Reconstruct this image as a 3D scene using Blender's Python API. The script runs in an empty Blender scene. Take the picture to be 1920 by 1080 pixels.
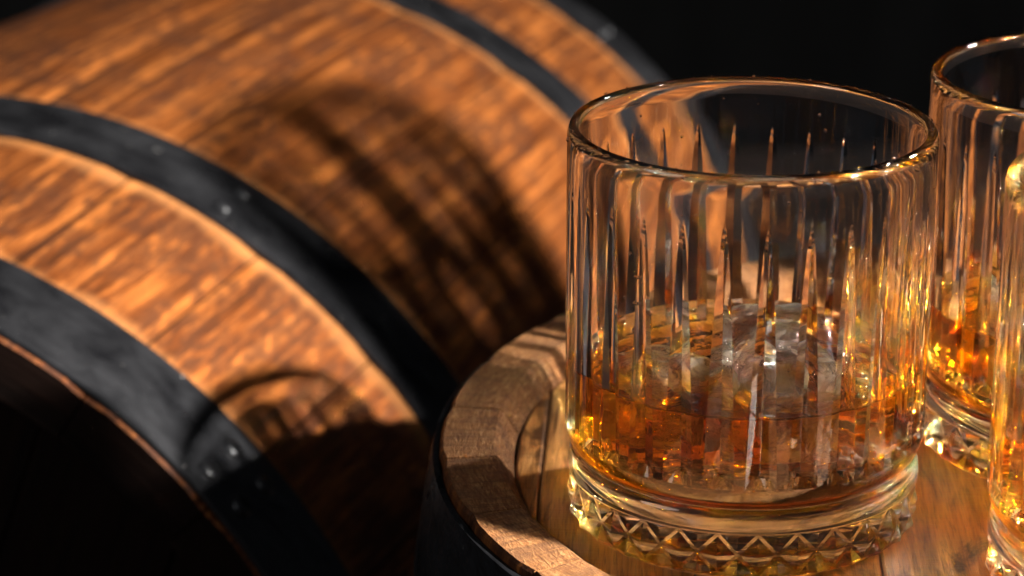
import bpy, bmesh, math, random
from math import sin, cos, pi, radians, sqrt, exp
from mathutils import Vector, Matrix, noise
random.seed(7)
SC = bpy.context.scene
COL = SC.collection

# ------------------------------------------------------------------ camera
cam_d = bpy.data.cameras.new('camera')
cam = bpy.data.objects.new('camera', cam_d); COL.objects.link(cam)
CAM = Vector((-0.05512, -0.6113, 0.27209)); PITCH = 0.3392
cam.location = CAM
cam.rotation_euler = (pi / 2 - PITCH, 0, 0)
cam_d.sensor_width = 36; cam_d.lens = 5194.25 / 1920 * 36
cam_d.clip_start = 0.02; cam_d.clip_end = 50
cam_d.dof.use_dof = True
cam_d.dof.focus_distance = 0.635
cam_d.dof.aperture_fstop = 14.0
cam_d.dof.aperture_blades = 9
SC.camera = cam

# ------------------------------------------------------------------ world, lamps, exposure
W = bpy.data.worlds.new("World"); SC.world = W; W.use_nodes = True
W.node_tree.nodes['Background'].inputs[0].default_value = (0.8, 0.85, 1.0, 1)
W.node_tree.nodes['Background'].inputs[1].default_value = 0.035

def area(name, az, el, dist, size, power, colour, target=(0, 0, 0.05)):
    """az: degrees to the right of the viewer's side; el: degrees up."""
    d = bpy.data.lights.new(name, 'AREA'); d.shape = 'DISK'; d.size = size
    d.energy = power; d.color = colour
    o = bpy.data.objects.new(name, d); COL.objects.link(o)
    v = Vector((sin(radians(az)) * cos(radians(el)), -cos(radians(az)) * cos(radians(el)), sin(radians(el))))
    t = Vector(target); o.location = t + v * dist
    o.rotation_euler = v.to_track_quat('Z', 'Y').to_euler()
    return o
key_a = area('key_lamp', 65, 32, 1.00, 0.022, 72, (1.0, 0.965, 0.92), (0, 0, 0.05))
key_b = area('key_lamp_diffuser', 65, 32, 1.01, 0.032, 32, (1.0, 0.965, 0.92), (0, 0, 0.05))
sd = bpy.data.lights.new('added_back_spot', 'SPOT'); sd.energy = 24; sd.color = (1.0, 0.985, 0.97)  # added spot to brighten glasses and keg head, cone kept off the barrel
sd.shadow_soft_size = 0.022; sd.spot_size = radians(35); sd.spot_blend = 0.7
so = bpy.data.objects.new('added_back_spot', sd); COL.objects.link(so); so.location = (0.38, 0.24, 0.33)
so.rotation_euler = (so.location - Vector((0.068, -0.030, 0.02))).to_track_quat('Z', 'Y').to_euler()
soft_b = area('added_soft_fill', -62, 30, 1.1, 0.50, 1.8, (0.94, 0.96, 1.0), (0, 0, 0.05))  # added soft fill for pale sheen on rims and cut edges
key_a.data.cycles.is_caustics_light = True
SC.view_settings.view_transform = 'Standard'; SC.view_settings.look = 'None'
SC.view_settings.exposure = 0.0; SC.view_settings.gamma = 1
cy = SC.cycles
cy.max_bounces = 40; cy.transmission_bounces = 32; cy.glossy_bounces = 12; cy.diffuse_bounces = 4
cy.transparent_max_bounces = 16; cy.volume_bounces = 0
cy.caustics_reflective = True; cy.caustics_refractive = True; cy.blur_glossy = 1.0
cy.sample_clamp_indirect = 0; cy.use_denoising = True
try: cy.denoiser = 'OPENIMAGEDENOISE'
except Exception: pass

# ------------------------------------------------------------------ helpers
def tag(o, label=None, cat=None, group=None, kind=None):
    if label: o['label'] = label
    if cat: o['category'] = cat
    if group: o['group'] = group
    if kind: o['kind'] = kind
    return o
def link(name, me, parent=None):
    o = bpy.data.objects.new(name, me); COL.objects.link(o)
    if parent: o.parent = parent
    return o
def mesh(name, vs, fs, mat, smooth=True, angle=None):
    me = bpy.data.meshes.new(name); me.from_pydata([tuple(v) for v in vs], [], fs); me.update()
    if mat: me.materials.append(mat)
    if smooth:
        me.polygons.foreach_set('use_smooth', [True] * len(me.polygons))
        if angle: me.set_sharp_from_angle(angle=radians(angle))
    return me
def empty(name, loc=(0, 0, 0)):
    o = bpy.data.objects.new(name, None); COL.objects.link(o); o.location = loc; o.empty_display_size = 0.02
    return o

class NT:
    def __init__(s, name):
        s.m = bpy.data.materials.new(name); s.m.use_nodes = True
        s.t = s.m.node_tree; s.t.nodes.clear()
        s.out = s.n('ShaderNodeOutputMaterial')
    def n(s, typ, ins=None, **kw):
        nd = s.t.nodes.new(typ)
        for k, v in kw.items(): setattr(nd, k, v)
        for k, v in (ins or {}).items(): s.set(nd, k, v)
        return nd
    def set(s, nd, k, v):
        i = nd.inputs[k]
        if isinstance(v, bpy.types.NodeSocket): s.t.links.new(v, i)
        elif isinstance(v, bpy.types.Node): s.t.links.new(v.outputs[0], i)
        else: i.default_value = v
    def math(s, op, a, b=0.0, c=None, clamp=False):
        nd = s.n('ShaderNodeMath', operation=op, use_clamp=clamp); s.set(nd, 0, a); s.set(nd, 1, b)
        if c is not None: s.set(nd, 2, c)
        return nd.outputs[0]
    def noise(s, vec, scale, detail=4, rough=0.55, dist=0.0):
        return s.n('ShaderNodeTexNoise', {'Vector': vec, 'Scale': scale, 'Detail': detail, 'Roughness': rough, 'Distortion': dist}).outputs[0]
    def ramp(s, fac, stops):
        nd = s.n('ShaderNodeValToRGB', {'Fac': fac}); cr = nd.color_ramp
        while len(cr.elements) > 1: cr.elements.remove(cr.elements[-1])
        cr.elements[0].position = stops[0][0]; cr.elements[0].color = (*stops[0][1], 1)
        for p, c in stops[1:]: e = cr.elements.new(p); e.color = (*c, 1)
        return nd.outputs[0]
    def mix(s, fac, a, b, mode='MIX'):
        nd = s.n('ShaderNodeMix', data_type='RGBA', blend_type=mode)
        s.set(nd, 0, fac); s.set(nd, 6, a); s.set(nd, 7, b); return nd.outputs[2]
    def scaled(s, vec, sx, sy, sz, off=None):
        v = s.n('ShaderNodeVectorMath', {0: vec, 1: (sx, sy, sz)}, operation='MULTIPLY').outputs[0]
        if off is not None:
            c = s.n('ShaderNodeCombineXYZ', {0: off, 1: off, 2: off}).outputs[0]
            v = s.n('ShaderNodeVectorMath', {0: v, 1: c}, operation='ADD').outputs[0]
        return v
    def obj_coord(s): return s.n('ShaderNodeTexCoord').outputs['Object']
    def rnd(s): return s.n('ShaderNodeObjectInfo').outputs['Random']
    def bump(s, h, strength, dist):
        return s.n('ShaderNodeBump', {'Height': h, 'Strength': strength, 'Distance': dist}).outputs[0]
    def pbsdf(s, **ins):
        b = s.n('ShaderNodeBsdfPrincipled')
        for k, v in ins.items(): s.set(b, k.replace('_', ' '), v)
        s.t.links.new(b.outputs[0], s.out.inputs[0]); return b

# ------------------------------------------------------------------ materials
def wood_side(name, length, edges):
    """oiled oak: long grain along local Z, dark scorched mottling, paler bare wood along the hoop edges"""
    t = NT(name); oc = t.obj_coord(); rn = t.math('MULTIPLY', t.rnd(), 37.0)
    fine = t.noise(t.scaled(oc, 900, 900, 30, rn), 1.0, 5, 0.6)
    grain = t.noise(t.scaled(oc, 230, 230, 5, rn), 1.0, 6, 0.68, 0.35)
    flecks = t.noise(t.scaled(oc, 300, 300, 75, rn), 1.0, 4, 0.6, 0.5)
    blot = t.noise(t.scaled(oc, 38, 38, 30, rn), 1.0, 4, 0.6, 0.6)
    base = t.ramp(grain, [(0.36, (0.028, 0.007, 0.0013)), (0.49, (0.110, 0.028, 0.0045)), (0.66, (0.33, 0.104, 0.020))])
    tone = t.math('MULTIPLY_ADD', t.rnd(), 0.45, 0.75)
    base = t.mix(1.0, base, t.n('ShaderNodeCombineColor', {0: tone, 1: tone, 2: tone}).outputs[0], 'MULTIPLY')
    f2 = t.ramp(flecks, [(0.50, (1, 1, 1)), (0.58, (0, 0, 0))])
    b2 = t.ramp(blot, [(0.42, (0.10, 0.10, 0.10)), (0.54, (1, 1, 1))])
    fac = t.mix(1.0, f2, b2, 'MULTIPLY')
    char = t.ramp(t.noise(t.scaled(oc, 20, 20, 16, rn), 1.0, 6, 0.7, 0.8), [(0.56, (0, 0, 0)), (0.70, (0.6, 0.6, 0.6))])
    fac = t.math('MAXIMUM', t.math('MULTIPLY', fac, 0.78), char)
    col = t.mix(fac, base, (0.045, 0.014, 0.005, 1))
    col = t.mix(t.ramp(fine, [(0.33, (0.4, 0.4, 0.4)), (0.5, (0, 0, 0))]), col, (0.12, 0.045, 0.015, 1))
    # paler band beside each hoop edge
    z = t.n('ShaderNodeSeparateXYZ', {0: oc}).outputs[2]
    acc = None
    for e in edges:
        d = t.math('ABSOLUTE', t.math('SUBTRACT', z, e))
        d = t.math('MULTIPLY_ADD', t.noise(t.scaled(oc, 60, 60, 20), 1.0, 4), 0.014, d)
        k = t.n('ShaderNodeMapRange', {0: d, 1: 0.0075, 2: 0.0155, 3: 1.0, 4: 0.0}); k.clamp = True
        acc = k.outputs[0] if acc is None else t.math('MAXIMUM', acc, k.outputs[0])
    col = t.mix(t.math('MULTIPLY', acc, 0.55), col, (0.40, 0.165, 0.050, 1))
    h = t.math('ADD', grain, t.math('MULTIPLY', fine, 0.5))
    rough = t.math('MULTIPLY_ADD', blot, 0.3, 0.42)
    t.pbsdf(Base_Color=col, Roughness=rough, Normal=t.bump(h, 0.5, 0.0012), Specular_IOR_Level=0.18)
    return t.m

def wood_end():
    """sawn end grain seen on the chime: radial saw marks, pores, fibres"""
    t = NT('sawn_end_oak'); oc = t.obj_coord(); rn = t.math('MULTIPLY', t.rnd(), 51.0)
    rays = t.noise(t.scaled(oc, 60, 900, 60, rn), 1.0, 3, 0.6, 0.2)
    saw = t.noise(t.scaled(oc, 1500, 240, 500, rn), 1.0, 3, 0.7, 0.8)
    pore = t.noise(t.scaled(oc, 2600, 2600, 600, rn), 1.0, 3, 0.6)
    blot = t.noise(t.scaled(oc, 90, 140, 90, rn), 1.0, 4, 0.6)
    col = t.ramp(saw, [(0.30, (0.17, 0.060, 0.017)), (0.5, (0.38, 0.150, 0.044)), (0.68, (0.62, 0.305, 0.110))])
    tone = t.math('MULTIPLY_ADD', t.rnd(), 0.28, 0.84)
    col = t.mix(1.0, col, t.n('ShaderNodeCombineColor', {0: tone, 1: tone, 2: tone}).outputs[0], 'MULTIPLY')
    col = t.mix(t.ramp(rays, [(0.36, (0.55, 0.55, 0.55)), (0.5, (0, 0, 0))]), col, (0.13, 0.055, 0.02, 1))
    col = t.mix(t.ramp(pore, [(0.32, (0.7, 0.7, 0.7)), (0.46, (0, 0, 0))]), col, (0.10, 0.04, 0.016, 1))
    col = t.mix(t.ramp(blot, [(0.36, (0.6, 0.6, 0.6)), (0.56, (0, 0, 0))]), col, (0.16, 0.07, 0.028, 1))
    h = t.math('ADD', t.math('MULTIPLY', saw, 0.8), t.math('ADD', t.math('MULTIPLY', pore, 0.7), t.math('MULTIPLY', rays, 0.5)))
    t.pbsdf(Base_Color=col, Roughness=0.85, Normal=t.bump(h, 1.0, 0.0022), Specular_IOR_Level=0.25)
    return t.m

def wood_dark():  # shade on the lying barrel head and chime, put into a near-black colour
    t = NT('shade_dark_oak'); oc = t.obj_coord(); rn = t.math('MULTIPLY', t.rnd(), 23.0)
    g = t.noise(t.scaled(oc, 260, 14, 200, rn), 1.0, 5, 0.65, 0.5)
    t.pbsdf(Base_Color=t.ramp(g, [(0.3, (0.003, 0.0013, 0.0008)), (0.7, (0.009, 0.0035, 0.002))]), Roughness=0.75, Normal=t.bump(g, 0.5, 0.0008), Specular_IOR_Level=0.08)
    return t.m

def wood_head():
    """varnished head boards: grain along local Y, dark streaks, warm orange"""
    t = NT('varnished_head_oak'); oc = t.obj_coord(); rn = t.math('MULTIPLY', t.rnd(), 23.0)
    grain = t.noise(t.scaled(oc, 340, 14, 200, rn), 1.0, 5, 0.65, 0.5)
    fine = t.noise(t.scaled(oc, 1600, 90, 600, rn), 1.0, 4, 0.6)
    streak = t.noise(t.scaled(oc, 95, 26, 60, rn), 1.0, 5, 0.6, 0.7)
    cross = t.noise(t.scaled(oc, 120, 900, 60, rn), 1.0, 2, 0.5)
    col = t.ramp(grain, [(0.30, (0.18, 0.058, 0.012)), (0.5, (0.45, 0.185, 0.045)), (0.68, (0.68, 0.34, 0.11))])
    col = t.mix(t.ramp(streak, [(0.54, (0, 0, 0)), (0.64, (0.92, 0.92, 0.92))]), col, (0.045, 0.014, 0.004, 1))
    col = t.mix(t.ramp(fine, [(0.34, (0.6, 0.6, 0.6)), (0.48, (0, 0, 0))]), col, (0.09, 0.03, 0.008, 1))
    h = t.math('ADD', grain, t.math('ADD', t.math('MULTIPLY', fine, 0.5), t.math('MULTIPLY', cross, 0.3)))
    t.pbsdf(Base_Color=col, Roughness=t.math('MULTIPLY_ADD', fine, 0.2, 0.3), Normal=t.bump(h, 0.5, 0.0008), Specular_IOR_Level=0.45)
    return t.m

def black_metal():
    t = NT('black_lacquered_steel'); oc = t.obj_coord()
    n1 = t.noise(t.scaled(oc, 45, 45, 70), 1.0, 4, 0.6, 0.3)
    n2 = t.noise(t.scaled(oc, 380, 380, 380), 1.0, 4, 0.6)
    sp = t.noise(t.scaled(oc, 420, 420, 420), 1.0, 3, 0.6)
    col = t.ramp(n1, [(0.35, (0.004, 0.004, 0.0045)), (0.65, (0.012, 0.012, 0.013))])
    col = t.mix(t.ramp(sp, [(0.73, (0, 0, 0)), (0.75, (0.8, 0.8, 0.8))]), col, (0.35, 0.33, 0.30, 1))
    rough = t.n('ShaderNodeMapRange', {0: n1, 1: 0.3, 2: 0.7, 3: 0.22, 4: 0.42}).outputs[0]
    h = t.math('ADD', n1, t.math('MULTIPLY', n2, 0.06))
    t.pbsdf(Base_Color=col, Roughness=rough, Normal=t.bump(h, 0.7, 0.0016), Specular_IOR_Level=0.42)
    return t.m

def glass_mat():
    t = NT('clear_pressed_glass'); oc = t.obj_coord()
    n1 = t.noise(t.scaled(oc, 120, 120, 40), 1.0, 1, 0.5)
    n2 = t.noise(t.scaled(oc, 1500, 1500, 500), 1.0, 2, 0.6)
    h = t.math('ADD', n1, t.math('MULTIPLY', n2, 0.03))
    t.pbsdf(Base_Color=(0.995, 0.997, 1.0, 1), Roughness=0.0, IOR=1.5, Transmission_Weight=1.0,
            Normal=t.bump(h, 0.3, 0.00012))
    return t.m
def whisky_mat():
    t = NT('amber_whisky'); oc = t.obj_coord()
    n1 = t.noise(t.scaled(oc, 150, 150, 20), 1.0, 2, 0.5, 0.5)
    t.pbsdf(Base_Color=(1, 1, 1, 1), Roughness=0.0, IOR=1.36, Transmission_Weight=1.0, Normal=t.bump(n1, 0.6, 0.0006))
    v = t.n('ShaderNodeVolumeAbsorption', {'Color': (0.945, 0.785, 0.17, 1), 'Density': 140.0})
    t.t.links.new(v.outputs[0], t.out.inputs['Volume'])
    return t.m
def ice_mat():
    t = NT('cloudy_ice'); oc = t.obj_coord()
    n1 = t.noise(t.scaled(oc, 110, 110, 110), 1.0, 4, 0.6, 0.8)
    n2 = t.noise(t.scaled(oc, 700, 700, 700), 1.0, 3, 0.6)
    h = t.math('ADD', n1, t.math('MULTIPLY', n2, 0.12))
    nm = t.bump(h, 0.6, 0.0015)
    g = t.n('ShaderNodeBsdfPrincipled', {'Base Color': (1, 1, 1, 1), 'Roughness': 0.03, 'IOR': 1.31, 'Transmission Weight': 1.0, 'Normal': nm})
    d = t.n('ShaderNodeBsdfDiffuse', {'Color': (0.92, 0.82, 0.64, 1), 'Normal': nm})
    tr = t.n('ShaderNodeBsdfTranslucent', {'Color': (0.92, 0.82, 0.64, 1), 'Normal': nm})
    dt = t.n('ShaderNodeMixShader', {0: 0.5, 1: d, 2: tr})
    f = t.ramp(n1, [(0.42, (0.05, 0.05, 0.05)), (0.62, (0.50, 0.50, 0.50))])
    m = t.n('ShaderNodeMixShader', {0: f, 1: g, 2: dt})
    t.t.links.new(m.outputs[0], t.out.inputs[0])
    return t.m
def water_mat():
    t = NT('clear_water'); t.pbsdf(Base_Color=(1, 1, 1, 1), Roughness=0.0, IOR=1.33, Transmission_Weight=1.0); return t.m
def table_mat():
    t = NT('dark_table_wood'); oc = t.obj_coord()
    g = t.noise(t.scaled(oc, 90, 3, 10), 1.0, 5, 0.6, 0.4)
    col = t.ramp(g, [(0.35, (0.006, 0.004, 0.003)), (0.65, (0.022, 0.013, 0.009))])
    t.pbsdf(Base_Color=col, Roughness=0.6, Normal=t.bump(g, 0.4, 0.001)); return t.m
def cloth_mat():
    t = NT('black_backdrop_cloth'); oc = t.obj_coord()
    g = t.noise(t.scaled(oc, 8, 8, 3), 1.0, 4, 0.6)
    t.pbsdf(Base_Color=t.ramp(g, [(0.3, (0.0012, 0.0012, 0.0012)), (0.7, (0.003, 0.003, 0.003))]), Roughness=0.95, Specular_IOR_Level=0.1)
    return t.m

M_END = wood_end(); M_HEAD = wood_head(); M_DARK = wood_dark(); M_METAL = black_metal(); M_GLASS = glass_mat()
M_WHISKY = whisky_mat(); M_ICE = ice_mat(); M_WATER = water_mat()

# ------------------------------------------------------------------ the setting: table and backdrop
TABLE_Z = -0.4217
def grid_sheet(name, x0, x1, y0, y1, nx, ny, f, mat):
    vs = []; fs = []
    for j in range(ny + 1):
        for i in range(nx + 1):
            vs.append(f(x0 + (x1 - x0) * i / nx, y0 + (y1 - y0) * j / ny))
    for j in range(ny):
        for i in range(nx):
            a = j * (nx + 1) + i; fs.append((a, a + 1, a + nx + 2, a + nx + 1))
    return link(name, mesh(name, vs, fs, mat))
tb = grid_sheet('tabletop', -1.6, 1.8, -1.6, 1.7, 8, 8, lambda x, y: (x, y, TABLE_Z), table_mat()); tag(tb, kind='structure')
bd = grid_sheet('backdrop', -2.6, 2.8, -1.2, 2.4, 120, 8, lambda x, z: (x, 2.6 + 0.03 * sin(x * 9) + 0.015 * sin(x * 23 + 1), z), cloth_mat()); tag(bd, kind='structure')

# ------------------------------------------------------------------ kegs
def rprof(s, L, r0, rm): return rm - (rm - r0) * ((s - L / 2) / (L / 2)) ** 2
def stave_mesh(name, N, L, r0, rm, t_end, t_in, cham, mats, rough=0.0, seed=0):
    """one stave at +X, length along Z; cross section runs outer arc then inner arc; end faces use the second material"""
    S = [0, 0.0008, cham * 0.5, cham, cham + 0.002] + [cham + 0.002 + (L - 2 * cham - 0.004) * i / 22 for i in range(1, 22)] + [L - cham - 0.002, L - cham, L - cham * 0.5, L - 0.0008, L]
    na = 7; vs = []; fs = []; mi = []
    half = pi / N; rr = random.Random(seed)
    for s in S:
        e = min(s, L - s)
        ro = rprof(s, L, r0, rm); t = t_end + (t_in - t_end) * min(1, e / cham)
        ri = rprof(s, L, r0, rm) - t
        lip = 0.0006 if e < 1e-6 else 0.0
        for k in range(na):
            u = -1 + 2 * k / (na - 1); a = u * (half - (0.0003 if r0 > 0.18 else 0.00025) / ro)
            r = ro - lip - ((0.0009 if r0 > 0.18 else 0.0007) if abs(u) > 0.99 else 0.0) + (0.0005 * (1 - u * u) * 0.0)
            vs.append((r * cos(a), r * sin(a), s))
        for k in range(na):
            u = 1 - 2 * k / (na - 1); a = u * (half - 0.00025 / ri)
            r = ri + lip + (0.0003 if abs(u) > 0.99 else 0.0)
            vs.append((r * cos(a), r * sin(a), s))
    m = 2 * na
    for j in range(len(S) - 1):
        for k in range(m):
            a = j * m + k; b = j * m + (k + 1) % m
            fs.append((a, b, b + m, a + m)); mi.append(0 if k < na - 1 else (2 if (k < na or S[j] > cham and S[j + 1] < L - cham) else 1))
    for base, rev in ((0, True), ((len(S) - 1) * m, False)):
        for k in range(na - 1):
            q = (base + k, base + k + 1, base + m - 2 - k, base + m - 1 - k)
            fs.append(q[::-1] if rev else q); mi.append(1)
    me = mesh(name, vs, fs, None)
    for mm in mats: me.materials.append(mm)
    me.polygons.foreach_set('material_index', mi); me.set_sharp_from_angle(angle=radians(25)); me.update()
    return me
def hoop_mesh(name, s0, s1, L, r0, rm, th=0.0017, seg=192, seed=0, gap=0.0003):
    vs = []; fs = []
    prof = []
    n = 6
    for i in range(n + 1):
        s = s0 + (s1 - s0) * i / n; prof.append((s, rprof(s, L, r0, rm) + gap + th))
    e = th * 0.45
    prof[0] = (s0 + e * 0.3, prof[0][1] - e * 0.3); prof[-1] = (s1 - e * 0.3, prof[-1][1] - e * 0.3)
    prof = [(s0, rprof(s0, L, r0, rm) + gap + th * 0.5)] + prof + [(s1, rprof(s1, L, r0, rm) + gap + th * 0.5), (s1, rprof(s1, L, r0, rm) + gap), (s0, rprof(s0, L, r0, rm) + gap)]
    m = len(prof)
    for j in range(seg):
        a = 2 * pi * j / seg
        for (s, r) in prof:
            w = 0.0005 * noise.noise(Vector((cos(a) * 5 + seed, sin(a) * 5, s * 40)))
            vs.append(((r + abs(w)) * cos(a), (r + abs(w)) * sin(a), s + 0.0012 * noise.noise(Vector((cos(a) * 2 + seed, sin(a) * 2, 5)))))
    for j in range(seg):
        for k in range(m):
            a = j * m + k; b = j * m + (k + 1) % m; c = ((j + 1) % seg) * m + (k + 1) % m; d = ((j + 1) % seg) * m + k
            fs.append((a, d, c, b))
    return mesh(name, vs, fs, M_METAL, True, 40)
def rivet_mesh(rad=0.0034, h=0.0016):
    vs = []; fs = []; seg = 14
    for (r, z) in ((1, -0.3), (1, 0.25), (0.86, 0.6), (0.55, 0.9)):
        for k in range(seg): vs.append((z * h, r * rad * cos(2 * pi * k / seg), r * rad * sin(2 * pi * k / seg)))
    vs.append((h, 0, 0))
    for j in range(3):
        for k in range(seg):
            fs.append((j * seg + k, j * seg + (k + 1) % seg, (j + 1) * seg + (k + 1) % seg, (j + 1) * seg + k))
    for k in range(seg): fs.append((3 * seg + k, 3 * seg + (k + 1) % seg, 4 * seg))
    return mesh('rivet', vs, fs, M_METAL, True, 50)
def board_meshes(R, edges, th, zt, mat):
    """head boards across a disc: boards run along local Y between x edges"""
    out = []
    for x0, x1 in zip(edges[:-1], edges[1:]):
        g = 0.0002; a, b = x0 + g, x1 - g; n = 16; top = []; 
        xs = [a + (b - a) * i / n for i in range(n + 1)]
        up = [(x, sqrt(max(R * R - x * x, 1e-8))) for x in xs]; dn = [(x, -y) for x, y in reversed(up)]
        loop = up + dn; m = len(loop)
        bev = 0.0006; cx = (a + b) / 2
        vs = [(x + (cx - x) * bev / (b - a) * 2, y, zt) for x, y in loop] + [(x, y, zt - bev) for x, y in loop] + [(x, y, zt - th) for x, y in loop]
        fs = []
        for i in range(n):  # top/bottom as strips
            j = m - 1 - i
            fs.append((i, j, j - 1, i + 1)); fs.append((2 * m + i, 2 * m + i + 1, 2 * m + j - 1, 2 * m + j))
        for l in (0, m):
            for i in range(m):
                k = (i + 1) % m; fs.append((l + i, l + k, l + m + k, l + m + i))
        out.append(mesh('head_board', vs, fs, mat, True, 30))
    return out
def make_keg(name, N, L, r0, rm, t_end, t_in, cham, hoops, board_edges, board_rot, rivets, m_end, m_head):
    root = empty(name)
    sides = wood_side(name + '_side_oak', L, [e for h in hoops for e in h if 0.01 < e < L - 0.01])
    inner = M_END
    sm = stave_mesh('stave', N, L, r0, rm, t_end, t_in, cham, [sides, m_end, m_end])
    for k in range(N):
        o = link('stave', sm, root); o.rotation_euler = (0, 0, 2 * pi * (k + 0.37) / N)
    riv = rivet_mesh()
    for i, (a, b) in enumerate(hoops):
        h = link('hoop', hoop_mesh('hoop', a, b, L, r0, rm, seed=i * 3.1), root)
        for ang in rivets[i]:
            for q in (0.28, 0.72):
                s = a + (b - a) * q; r = rprof(s, L, r0, rm) + 0.0021
                rv = link('rivet', riv, h); rv.location = (r * cos(ang), r * sin(ang), s); rv.rotation_euler = (0, 0, ang)
    Rh = r0 - t_in + 0.0006
    for end in (0, 1):
        for bm_ in board_meshes(Rh, board_edges, 0.012, 0.0, m_head):
            o = link('head_board', bm_, root)
            if end: o.location = (0, 0, L - cham); o.rotation_euler = (0, 0, board_rot)
            else: o.location = (0, 0, cham); o.rotation_euler = (pi, 0, board_rot)
    return root
KX, KY, KZ = 0.0752, 0.0285, 0.0065
KL = KZ - TABLE_Z
e1 = [-0.1293, -0.1225, -0.085, -0.042, 0.012, 0.055, 0.095, 0.1293]
keg = make_keg('upright_keg', 27, KL, 0.148, 0.166, 0.0140, 0.0192, KZ,
               [(0.004, 0.034), (0.10, 0.128), (KL - 0.128, KL - 0.10), (KL - 0.0345, KL - 0.0022)], e1, radians(-3), [[0.5], [0.5], [0.5], [0.5]], M_END, M_HEAD)
keg.location = (KX, KY, TABLE_Z)
tag(keg, 'upright wooden keg with black top hoop, the three whisky glasses standing on its head', 'keg')

K = 1.35
A = CAM + K * (Vector((-0.2261, -0.0351, -0.0747)) - CAM)
YAW, TILT = 0.2976, -0.0304
BL, BR0, BRM = 0.4110 * K, 0.15 * K, 0.1598 * K
hp = [x * K for x in (0.0, 0.0271, 0.0905, 0.1169, 0.2941, 0.3205, 0.3839, 0.4110)]
BL = hp[-1]
e2 = [-0.185, -0.135, -0.082, -0.03, 0.026, 0.08, 0.133, 0.185]
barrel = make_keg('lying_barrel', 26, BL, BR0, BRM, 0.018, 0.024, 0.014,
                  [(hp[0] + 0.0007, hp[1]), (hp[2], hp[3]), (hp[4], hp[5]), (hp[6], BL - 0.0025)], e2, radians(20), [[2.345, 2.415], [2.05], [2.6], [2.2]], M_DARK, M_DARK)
ax = Vector((cos(TILT) * sin(YAW), cos(TILT) * cos(YAW), sin(TILT)))
ux = Vector((0, 0, 1)).cross(ax).normalized()          # local X
uy = ax.cross(ux)
barrel.matrix_world = Matrix(((ux.x, uy.x, ax.x, A.x), (ux.y, uy.y, ax.y, A.y), (ux.z, uy.z, ax.z, A.z), (0, 0, 0, 1)))
tag(barrel, 'large oiled oak barrel with black hoops lying on its side at the left', 'barrel')

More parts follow.
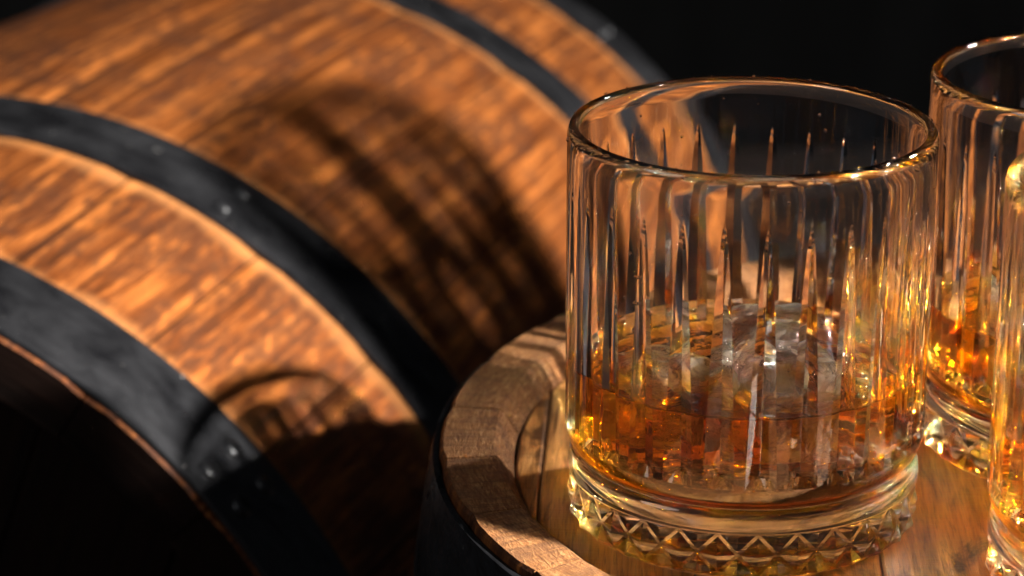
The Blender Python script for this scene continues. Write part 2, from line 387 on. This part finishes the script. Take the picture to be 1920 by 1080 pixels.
# ------------------------------------------------------------------ whisky glass
NP, HC = 28, 8               # flutes round the glass, half the columns of one flute
NCOL = NP * 2 * HC
def cols(w):
    """pitch fractions of the columns when the cut is w wide"""
    out = []
    for c in range(-HC, HC):
        a = abs(c); s = -1 if c < 0 else 1
        f = (a / 3) * w / 2 if a <= 3 else w / 2 + (0.5 - w / 2) * (a - 3) / (HC - 3)
        out.append(s * f)
    return out
UNI = [c / (2 * HC) for c in range(-HC, HC)]
FLOOR = 0.0130
def glass_mesh():
    rows = []                 # each row: list of (radius, pitch fraction, z) for one pitch
    def plain(r, z, fr=UNI): rows.append([(r, f, z) for f in fr])
    # underside: shallow star cut
    star_n = [(0.006, 0.0030), (0.014, 0.0029), (0.023, 0.0026), (0.031, 0.0020)]
    for r, z in star_n:
        rows.append([(r, f, z + 0.0 * (r / 0.031) * (0.5 - abs(abs(f) * 2 - 0.5) * 1.0)) for f in UNI])
    plain(0.0355, 0.0010); plain(0.0372, 0.0002); plain(0.0383, 0.0); plain(0.0398, 0.0002); plain(0.0405, 0.0009)
    # diamond band
    z0, z1, rg, hh = 0.0013, 0.0112, 0.0407, 0.0012
    nb = 2 * HC
    for j in range(nb + 1):
        v = -1 + 2 * j / nb; row = []
        for f in UNI:
            u = abs(f) * 2
            h = max(0.0, abs(u + abs(v) - 1) - 0.124) / 0.876
            row.append((rg + hh * h - (0.00025 if j in (0,) else 0), f, z0 + (z1 - z0) * j / nb))
        rows.append(row)
    band0 = 9
    # shoulder and waist
    for r, z in ((0.0412, 0.01140), (0.0417, 0.0116), (0.0419, 0.0121), (0.04185, 0.0130), (0.0417, 0.0140), (0.0415, 0.0149), (0.0412, 0.0157), (0.0408, 0.0163), (0.0403, 0.0167),
                 (0.0399, 0.0169), (0.0397, 0.0171), (0.0398, 0.0174), (0.0403, 0.0178), (0.0409, 0.0184), (0.0415, 0.0193), (0.0419, 0.0203), (0.0422, 0.0213), (0.0424, 0.0221)):
        plain(r, z)
    # flutes
    zb, zt, R = 0.0229, 0.0845, 0.0425
    w0 = 0.74
    for c_ in (0,): rows.append([(R, f, zb) for f in cols(w0)])
    n = 40
    first = True
    for i in range(n + 1):
        t = (1 - i / n) ** 1.5
        z = zt - (zt - zb - 0.0024) * t
        w = max(0.012, w0 * t ** 0.56); d = 0.57 * (w0 * t ** 0.56 * 2 * pi * R / NP) / 2 * min(1, t / 0.08)
        row = []
        for k, f in enumerate(cols(w)):
            a = abs(k - HC)
            dd = d * (1 - a / 3) if a < 3 else 0.0
            row.append((R - dd, f, z))
        rows.append(row)
    rows.append([(R, f, zt + 0.0003) for f in cols(0.012)])
    for r, z in ((R, 0.0870), (R, 0.0905), (0.04248, 0.0938), (0.0422, 0.0951), (0.0418, 0.0957), (0.0412, 0.0961), (0.0407, 0.0962), (0.0402, 0.0960), (0.0398, 0.0955), (0.03965, 0.0946), (0.0396, 0.0930)):
        plain(r, z)
    for i in range(1, 14): plain(0.0396 - 0.0003 * i / 13, 0.0930 - (0.0930 - 0.0260) * i / 13)
    fr, fz, rr = 0.0393 - 0.0075, FLOOR + 0.0095, 0.0075
    for i in range(0, 9):
        a = pi / 2 * i / 8; plain(fr + rr * cos(a), fz - rr * sin(a))
    for r in (0.030, 0.027, 0.023, 0.018, 0.012, 0.006): plain(r, FLOOR + 0.0020 * (r / 0.0318) ** 2)
    vs = []; fs = []
    for row in rows:
        for p in range(NP):
            for (r, f, z) in row:
                a = 2 * pi * (p + f) / NP
                vs.append((r * sin(a), -r * cos(a), z))
    NR = len(rows)
    for j in range(NR - 1):
        inband = band0 <= j < band0 + nb
        for c in range(NCOL):
            a = j * NCOL + c; b = j * NCOL + (c + 1) % NCOL; d = a + NCOL; e = b + NCOL
            if inband:
                q = (c % (2 * HC)); uc = q - HC + 0.5; vc = (j - band0) - HC + 0.5
                if uc * vc > 0: fs += [(a, b, d), (b, e, d)]
                else: fs += [(a, b, e), (a, e, d)]
            elif (c % (2 * HC)) < HC: fs += [(a, b, e), (a, e, d)]
            else: fs += [(a, b, d), (b, e, d)]
    c0 = len(vs); vs.append((0, 0, rows[0][0][2] + 0.0)); c1 = len(vs); vs.append((0, 0, FLOOR))
    for c in range(NCOL):
        fs.append((c, c0, (c + 1) % NCOL)); b = (NR - 1) * NCOL
        fs.append((b + c, b + (c + 1) % NCOL, c1))
    me = mesh('whisky_glass', vs, fs, M_GLASS, True, None)
    # crisp cuts: flat diamond facets, sharp flute edges
    bv0, bv1 = band0 * NCOL, (band0 + nb + 1) * NCOL
    for p in me.polygons:
        if all(bv0 <= v < bv1 for v in p.vertices): p.use_smooth = False
    fl0 = (band0 + nb + 1 + 18) * NCOL; fl1 = fl0 + 42 * NCOL
    sharp = [False] * len(me.edges)
    for i, e in enumerate(me.edges):
        a, b = e.vertices
        if fl0 <= a < fl1 and fl0 <= b < fl1:
            ca, cb = a % NCOL % (2 * HC) - HC, b % NCOL % (2 * HC) - HC
            if ca == cb and ca in (-3, 0, 3): sharp[i] = True
            if min(a, b) < fl0 + NCOL and abs(ca) <= 3 and abs(cb) <= 3: sharp[i] = True
            if min(a, b) >= fl0 and max(a, b) < fl0 + 2 * NCOL and ca != cb and abs(ca) <= 3 and abs(cb) <= 3: sharp[i] = True
    at = me.attributes.new('sharp_edge', 'BOOLEAN', 'EDGE'); at.data.foreach_set('value', sharp)
    return me
GM = glass_mesh()
def whisky_mesh(level):
    ov = 0.00018; prof = [(r, FLOOR + 0.0020 * (r / 0.0318) ** 2 - ov) for r in (0.006, 0.012, 0.018, 0.023, 0.027, 0.030)]
    for i in range(8, -1, -1):
        a = pi / 2 * i / 8; prof.append((0.0318 + (0.0075 + ov) * cos(a), FLOOR + 0.0095 - (0.0075 + ov) * sin(a)))
    prof += [(0.03935 + ov, level - 0.004), (0.03935 + ov, level + 0.0011), (0.0391, level + 0.0009), (0.0388, level + 0.00055), (0.0383, level + 0.00025), (0.0374, level + 0.00006), (0.036, level), (0.020, level), (0.010, level)]
    seg = 128; vs = []; fs = []
    for r, z in prof:
        for k in range(seg): vs.append((r * cos(2 * pi * k / seg), r * sin(2 * pi * k / seg), z))
    for j in range(len(prof) - 1):
        for k in range(seg):
            a = j * seg + k; b = j * seg + (k + 1) % seg; fs.append((a, b, b + seg, a + seg))
    c0 = len(vs); vs.append((0, 0, prof[0][1])); c1 = len(vs); vs.append((0, 0, level)); b = (len(prof) - 1) * seg
    for k in range(seg): fs.append((k, c0, (k + 1) % seg)); fs.append((b + k, b + (k + 1) % seg, c1))
    return mesh('whisky', vs, fs, M_WHISKY, True, 50)
def ice_mesh(sx, sy, sz, seed):
    bm = bmesh.new(); bmesh.ops.create_cube(bm, size=1.0)
    bmesh.ops.subdivide_edges(bm, edges=bm.edges[:], cuts=14, use_grid_fill=True)
    for v in bm.verts:
        p = v.co * 2; e = 7.0
        n = (abs(p.x) ** e + abs(p.y) ** e + abs(p.z) ** e) ** (1 / e)
        q = p / n
        k = 1 + 0.07 * noise.noise(q * 1.3 + Vector((seed, 0, 0))) + 0.018 * noise.noise(q * 5 + Vector((0, seed, 0)))
        v.co = Vector((q.x * sx, q.y * sy, q.z * sz)) * 0.5 * k
    me = bpy.data.meshes.new('ice_cube'); bm.to_mesh(me); bm.free(); me.materials.append(M_ICE)
    me.polygons.foreach_set('use_smooth', [True] * len(me.polygons)); return me

G = [((0, 0), 'whisky glass in full view on the keg head, cut flutes, amber whisky and ice', 0.0385),
     ((0.0902, 0.0443), 'blurred whisky glass at the back right behind the full-view glass', 0.0370),
     ((0.0939, -0.0435), 'whisky glass cropped by the right edge, nearest to the viewer', 0.0385)]
WL = ['amber whisky in the fully visible glass', 'amber whisky in the back right glass', 'amber whisky in the front glass cropped by the right edge']
for i, ((x, y), lab, lev) in enumerate(G):
    g = link('whisky_glass', GM); g.location = (x, y, 0.0003); g.rotation_euler = (0, 0, radians([0.6, 4.1, 7.7][i]))
    tag(g, lab, 'glass', 'cut whisky glasses on the keg head')
    w = link('whisky', whisky_mesh(lev)); w.location = (x, y, 0.0003)
    tag(w, WL[i], 'whisky', 'whisky in the glasses')
# glass and crate added out of view to cast the curved shadow on the barrel
CT = 0.1835
g = link('whisky_glass', GM); g.location = (0.327, -0.002, CT + 0.0003); g.rotation_euler = (0, 0, 0.11)
tag(g, 'empty cut whisky glass added out of view on the slim crate to shade the barrel', 'glass')
def box(name, x0, x1, y0, y1, z0, z1, mat, parent, b=0.001):
    bm = bmesh.new(); bmesh.ops.create_cube(bm, size=1.0)
    for v in bm.verts: v.co = Vector(((x0 + x1) / 2 + v.co.x * (x1 - x0), (y0 + y1) / 2 + v.co.y * (y1 - y0), (z0 + z1) / 2 + v.co.z * (z1 - z0)))
    bmesh.ops.bevel(bm, geom=bm.edges[:], offset=b, segments=1, affect='EDGES')
    me = bpy.data.meshes.new(name); bm.to_mesh(me); bm.free(); me.materials.append(mat); return link(name, me, parent)
crate = empty('added_crate', (0.327, -0.002, TABLE_Z))  # added stand, out of view, holds up the shadow-casting glass
CH = CT - TABLE_Z
for i in range(4): box('plank', -0.050, 0.050, -0.050 + i * 0.0253, -0.0259 + i * 0.0253, CH - 0.012, CH, M_DARK, crate)
for i in range(6):
    z = 0.004 + i * 0.0978
    for sx in (-1, 1): box('plank', sx * 0.044 - 0.004, sx * 0.044 + 0.004, -0.048, 0.048, z, z + 0.092, M_DARK, crate)
for sx in (-1, 1):
    for sy in (-1, 1): box('post', sx * 0.034 - 0.005, sx * 0.034 + 0.005, sy * 0.042 - 0.005, sy * 0.042 + 0.005, 0, CH - 0.0125, M_DARK, crate)
tag(crate, 'slim tall dark crate added out of view, carrying the glass that shades the barrel', 'crate')

# tiny water specks on the rim and walls of the fully visible glass
def speck_mesh():
    rr = random.Random(3); bm = bmesh.new()
    for i in range(210):
        a = rr.uniform(0, 2 * pi); k = rr.random()
        if k < 0.45: r, z = rr.uniform(0.0400, 0.0420), 0.0962 - 0.0001
        elif k < 0.75: r, z = 0.04248, rr.uniform(0.060, 0.094)
        else: r, z = 0.03935, rr.uniform(0.045, 0.093)
        if 0.45 <= k < 0.75:
            f = (a * NP / (2 * pi) + 0.5) % 1 - 0.5
            if z < 0.086: a = a - f * 2 * pi / NP + (0.5 * 2 * pi / NP)
        s = 0.00012 + 0.00034 * rr.random() ** 3
        m = Matrix.Translation((r * sin(a), -r * cos(a), z)) @ Matrix.Diagonal((s, s, s * rr.uniform(0.8, 1.3), 1))
        bmesh.ops.create_icosphere(bm, subdivisions=2, radius=1.0, matrix=m)
    me = bpy.data.meshes.new('water_specks'); bm.to_mesh(me); bm.free(); me.materials.append(M_WATER)
    me.polygons.foreach_set('use_smooth', [True] * len(me.polygons)); return me
sp = link('water_specks', speck_mesh()); sp.location = (0, 0, 0.0003)
tag(sp, 'tiny clear water specks on the rim and walls of the fully visible glass', 'water specks', kind='stuff')

ICE = [((0.008, -0.012, 0.0345), (0.022, 0.020, 0.022), (0.15, 0.1, 0.3), 'cloudy ice cube in front at the middle of the fully visible glass'),
       ((0.006, 0.013, 0.0345), (0.022, 0.021, 0.021), (0.05, -0.12, -0.25), 'pale ice cube at the back of the fully visible glass'),
       ((-0.020, 0.000, 0.0300), (0.020, 0.021, 0.018), (-0.2, 0.15, 0.7), 'clear ice cube at the left in the fully visible glass'),
       ((0.0902 - 0.012, 0.0443 - 0.006, 0.030), (0.024, 0.024, 0.024), (0.1, 0.2, 0.5), 'ice cube in the back right glass'),
       ((0.0939 - 0.014, -0.0435 - 0.002, 0.033), (0.024, 0.023, 0.024), (0.2, -0.1, 0.9), 'ice cube in the front glass at the right edge')]
for i, (p, s, r, lab) in enumerate(ICE):
    o = link('ice_cube', ice_mesh(*s, i * 7.3)); o.location = p; o.rotation_euler = r
    tag(o, lab, 'ice cube', 'ice cubes in the whisky')

for o in SC.objects:
    if o.type == 'MESH':
        if o.name.startswith('whisky_glass'): o.cycles.is_caustics_caster = True
        elif not o.name.startswith(('whisky', 'ice')): o.cycles.is_caustics_receiver = True
